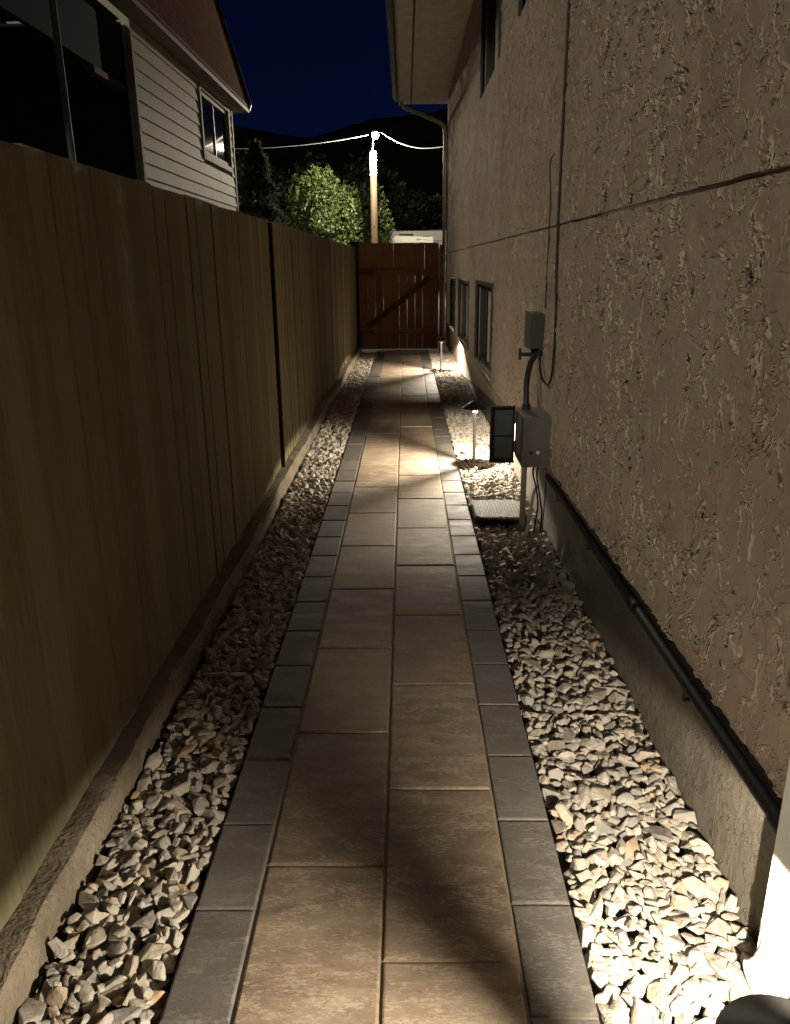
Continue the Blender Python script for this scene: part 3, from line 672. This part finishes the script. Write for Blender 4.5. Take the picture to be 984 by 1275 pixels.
# ------------------------------------------------------------ trees
def clump_tree(name,label,cat,base,crown,n,leaf,mat,trunk_r,seed,hole=.0,group=None,lobes=14,kind='leaf'):
    rs=np.random.default_rng(seed); t_=thing(name,label,cat,base,0,group)
    cx_,cz,rx,rz=crown
    tr=MB(); tr.tube([(0,0,-.1),(.05,0,cz*.4),(0,.05,cz)],[trunk_r,trunk_r*.75,trunk_r*.4],8)
    cen=[]
    for k in range(lobes):
        d=rs.normal(size=3); d/=np.linalg.norm(d); rr=rs.uniform(.35,.85)
        c=np.array([cx_+d[0]*rx*rr,d[1]*rx*rr,cz+d[2]*rz*rr]); cen.append((c,rs.uniform(.28,.5)*min(rx,rz)))
        if k%2==0: tr.tube([(0,0,cz*.5),tuple(c*.6+np.array([0,0,cz*.3])),tuple(c)],[trunk_r*.4,trunk_r*.25,trunk_r*.1],5)
    tr.build('trunk',M['bark'],t_,smooth=True)
    mb=MB()
    for i in range(n):
        c,r=cen[rs.integers(len(cen))]; d=rs.normal(size=3); d/=np.linalg.norm(d); p=c+d*r*rs.uniform(.55,1.12)
        # twig: 3 leaves
        for q in range(3):
            a=rs.normal(size=3); a/=np.linalg.norm(a); b=np.cross(a,rs.normal(size=3)); b/=np.linalg.norm(b); s=leaf*rs.uniform(.6,1.3)
            pp_=p+a*s*.5; mb.add([pp_-a*s*.5,pp_+b*s*.26,pp_+a*s*.6,pp_-b*s*.26],[(0,1,2,3)],float(rs.random()))
    me_o=mb; me=bpy.data.meshes.new('crown'); me.from_pydata(mb.v,[],mb.f); me.update(); at=me.attributes.new('tone','FLOAT','POINT'); at.data.foreach_set('value',mb.c); me.materials.append(mat)
    o=bpy.data.objects.new('crown',me); link(o,t_); return t_
clump_tree('leafy_tree','round leafy green tree lit by the street lamp beside the pole','tree',(-3.4,38.0,0),(0,3.4,2.55,2.1),13000,.15,M['leaf'],.12,3,lobes=34)
clump_tree('leafy_bush','smaller green bush just right of the utility pole','bush',(-1.05,38.2,0),(0,2.75,.72,1.4),3000,.17,M['leaf'],.06,9,lobes=12)
clump_tree('leafy_tree','low dim green tree between the conifer and the round tree','tree',(-5.5,38.6,0),(0,3.0,1.3,1.3),3500,.13,M['leaf'],.08,5,lobes=12)
def conifer(label,base,h,rb,seed,n,z0,mat):
    rs=np.random.default_rng(seed); t_=thing('conifer',label,'tree',base)
    MB().tube([(0,0,-.1),(0,0,h*.6),(0,0,h)],[.12,.07,.01],8).build('trunk',M['bark'],t_,smooth=True)
    mb=MB()
    for i in range(n):
        u=rs.random()**.8; z=z0+(h-z0)*u; a=rs.random()*2*PI; br=rb*(1-u)**.75*(.72+.28*math.sin(a*5+z*7)); rr=br*rs.uniform(.45,1.0)
        p=np.array([rr*math.cos(a),rr*math.sin(a),z-.28*rr+.15*math.sin(z*9)])
        out=np.array([math.cos(a),math.sin(a),rs.uniform(-.3,.5)]); s=rs.uniform(.12,.24)
        for q in range(3):
            b=rs.normal(size=3); dd_=out+b*.5; dd_/=np.linalg.norm(dd_); w=np.cross(dd_,rs.normal(size=3)); w/=np.linalg.norm(w)
            mb.add([p,p+dd_*s*.5+w*s*.13,p+dd_*s,p+dd_*s*.5-w*s*.13],[(0,1,2,3)],float(rs.random()))
    me=bpy.data.meshes.new('crown'); me.from_pydata(mb.v,[],mb.f); me.update(); at=me.attributes.new('tone','FLOAT','POINT'); at.data.foreach_set('value',mb.c); me.materials.append(mat)
    o=bpy.data.objects.new('crown',me); link(o,t_)
conifer('bluish conifer standing next to the sided house corner',(-4.45,25,0),4.9,1.45,21,5600,.6,M['needle'])
DK=[(-9.5,58,6.2,9.5,4.0),(-4.6,60,7.0,9.2,3.6),(-1.0,64,6.8,8.0,3.3),(2.6,66,5.4,6.6,3.0)]
LB=['dark tree mass rising behind the conifer','dark tree rising behind the round green tree','dark tree directly behind the street lamp','dark low tree right of the street lamp']
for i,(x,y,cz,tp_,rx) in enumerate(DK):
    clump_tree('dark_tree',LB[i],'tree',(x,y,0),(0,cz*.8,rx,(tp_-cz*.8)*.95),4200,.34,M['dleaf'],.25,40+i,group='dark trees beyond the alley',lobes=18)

# ------------------------------------------------------------ trailers beyond the gate
white=basic('trailer_white',(.30,.285,.24),.4,var=.05)
tr=thing('travel_trailer','long white travel trailer parked behind the gate with black roof vents','trailer',(1.6,46.0,0))
def prism_y(pts,y0,y1):
    n=len(pts); return MB().add([(x,y0,z) for x,z in pts]+[(x,y1,z) for x,z in pts],[tuple(range(n)),tuple(range(n,2*n))]+[(i,(i+1)%n,(i+1)%n+n,i+n) for i in range(n)])
prism_y([(-2.9,.5),(5.5,.5),(5.5,3.24),(-2.6,3.24),(-2.9,3.07)],0,2.6).build('body',white,tr,bevel=.03)
m=MB().box(-2.85,5.52,-.02,.0,2.66,2.72); m.build('awning_rail',M['boxgrey'],tr)
MB().box(-.3,.6,.4,1.5,3.24,3.31).build('roof_vent',M['black'],tr,bevel=.03)
for x in (.2,2.6): m=MB().tube([(x,.1,.33),(x,-.13,.33)],.33,20).build('wheel',M['black'],tr,smooth=True)
# a dark hatch and vent just below the trailer roof
MB().box(-1.95,-1.15,-.03,-.001,2.89,3.09).build('hatch',M['black'],tr,bevel=.05)
MB().box(-.62,-.22,-.03,-.001,2.86,2.96).build('vent',M['black'],tr,bevel=.03)
for x in (1.0,2.6): MB().box(x,x+.8,-.02,-.001,1.4,2.0).build('window',M['glass'],tr)
M['ink']=basic('lettering_ink',(.12,.11,.09),.6)
ct=thing('cargo_trailer','smaller cream cargo trailer with faint dark lettering just above the gate','trailer',(0.1,43.5,0))
prism_y([(-.98,.5),(1.38,.5),(1.40,2.3),(1.38,2.83),(-.60,2.91),(-.84,2.7)],0,1.9).build('body',basic('cargo_cream',(.75,.71,.60),.45,var=.05),ct,bevel=.02)
# small dark lettering strokes: too small to read in the photograph
x=-.60
for w_ in [5,5,4,1,8]:
    m=MB()
    for k in range(w_):
        hh=random.choice([.06,.07,.08]); m.box(x,x+.02,-.004,-.001,2.50,2.50+hh); m.box(x+.02,x+.045,-.004,-.001,2.50+random.choice([0,.025,.05]),2.53+random.choice([0,.02,.03])); x+=.062
    x+=.03; m.build('lettering',M['ink'],ct)
m=MB()
v=[(.5,-.004,2.65),(.75,-.004,2.70),(1.25,-.004,2.65),(1.25,-.004,2.672),(.75,-.004,2.722),(.5,-.004,2.752)]; v+=[(a,-.001,c) for a,b,c in v]
m.add(v,[(0,1,2,3,4,5),(6,7,8,9,10,11)]+[(i,(i+1)%6,(i+1)%6+6,i+6) for i in range(6)]); m.build('swoosh',basic('swoosh_ink',(.30,.27,.2),.6),ct)
for x in (.2,): MB().tube([(x,.1,.3),(x,-.1,.3)],.3,20).build('wheel',M['black'],ct,smooth=True)

# ------------------------------------------------------------ tiny lit houses on the hillside
lit=emis('lit_window_cool',(.75,.82,1),6); lit2=emis('lit_window_warm',(1,.8,.55),1.6)
hs=[(9.2,32.5,.9,lit,'brightest white lit house far up on the dark hillside'),(14.5,32.2,.5,lit2,'long dim lit house right of the brightest on the hillside'),(40,33.6,.5,lit,'lit house farthest right on the dark hillside'),(-8,41,.35,lit2,'faint lit house farthest left on the dark hillside'),(2,22,.4,lit2,'faint lit house lower left of the hillside lights'),(10,21.5,.4,lit2,'faint lit house lowest right of the hillside lights')]
for x,z,s_,mt,lb in hs:
    yy=419+ (42*0)
    # find hill depth where terrain reaches this height
    for j in range(400):
        y=420+j*1.2; u=(y-420)/(42*(ny-1)); h=-1+(118+26*math.sin(x*.006+1.4)+10*math.sin(x*.021)+5*math.sin(x*.053+y*.02))*math.sin(min(u*1.25,1)*PI/2)
        if h>z: break
    t_=thing('hillside_house',lb,'house',(x,y-7,z-1.5),0,'lit houses on the hillside')
    MB().box(-3,3,0,4,-2,2.4).build('wall',M['boxdark'],t_)
    prism_y([(-3.4,2.4),(3.4,2.4),(0,4.2)],-.4,4.4).build('roof',M['boxdark'],t_)
    MB().box(-2.2*s_,2.2*s_,-.05,-.01,.4,.4+1.6*s_).build('lit_window',mt,t_)

# ------------------------------------------------------------ world, sun
W=bpy.data.worlds.new('World'); S.world=W; W.use_nodes=True; nt=W.node_tree; nt.nodes.clear()
sky=nt.nodes.new('ShaderNodeTexSky'); sky.sky_type='NISHITA'; sky.sun_disc=False
EL,AZ=25,-149      # sky and added wall fill come from behind the camera, to the left
sky.sun_elevation=R(EL); sky.sun_rotation=R(AZ)
tint=nt.nodes.new('ShaderNodeMix'); tint.data_type='RGBA'; tint.blend_type='MULTIPLY'; tint.inputs[0].default_value=1; tint.inputs[7].default_value=(.12,.19,.85,1)
bg=nt.nodes.new('ShaderNodeBackground'); bg.inputs[1].default_value=.0022; ow=nt.nodes.new('ShaderNodeOutputWorld')
nt.links.new(sky.outputs[0],tint.inputs[6]); nt.links.new(tint.outputs[2],bg.inputs[0]); nt.links.new(bg.outputs[0],ow.inputs[0])
fill_sun=bpy.data.lights.new('fill_sun','SUN'); fill_sun.energy=.66; fill_sun.angle=R(10); fill_sun.color=(1,.93,.74)  # added soft light to brighten the stucco wall, no visible source
so=bpy.data.objects.new('fill_sun',fill_sun); link(so)
dr=Vector((math.sin(R(AZ))*math.cos(R(EL)),math.cos(R(AZ))*math.cos(R(EL)),math.sin(R(EL))))
so.rotation_euler=dr.to_track_quat('Z','Y').to_euler()

# ------------------------------------------------------------ camera
cam=bpy.data.cameras.new('camera'); co=bpy.data.objects.new('camera',cam); link(co)
cam.sensor_fit='VERTICAL'; cam.sensor_height=24; cam.lens=24*960/1275; cam.clip_start=.05; cam.clip_end=4000
Rm=Matrix([[0.9998710161815425,0.005168916720126163,0.015206357224207396],[0.01288734630871176,0.30681797558048385,-0.9516809581817915],[-0.009584743356456529,0.9517541763294943,0.3067117874066089]])
co.matrix_world=Matrix.Translation((0,0,1.5))@Rm.to_4x4(); S.camera=co
S.render.engine='CYCLES'; S.render.resolution_x=790; S.render.resolution_y=1024
S.view_settings.view_transform='Standard'; S.view_settings.look='None'; S.view_settings.gamma=1; S.view_settings.exposure=.55
S.cycles.max_bounces=8; S.cycles.diffuse_bounces=5; S.cycles.glossy_bounces=3; S.cycles.sample_clamp_indirect=4
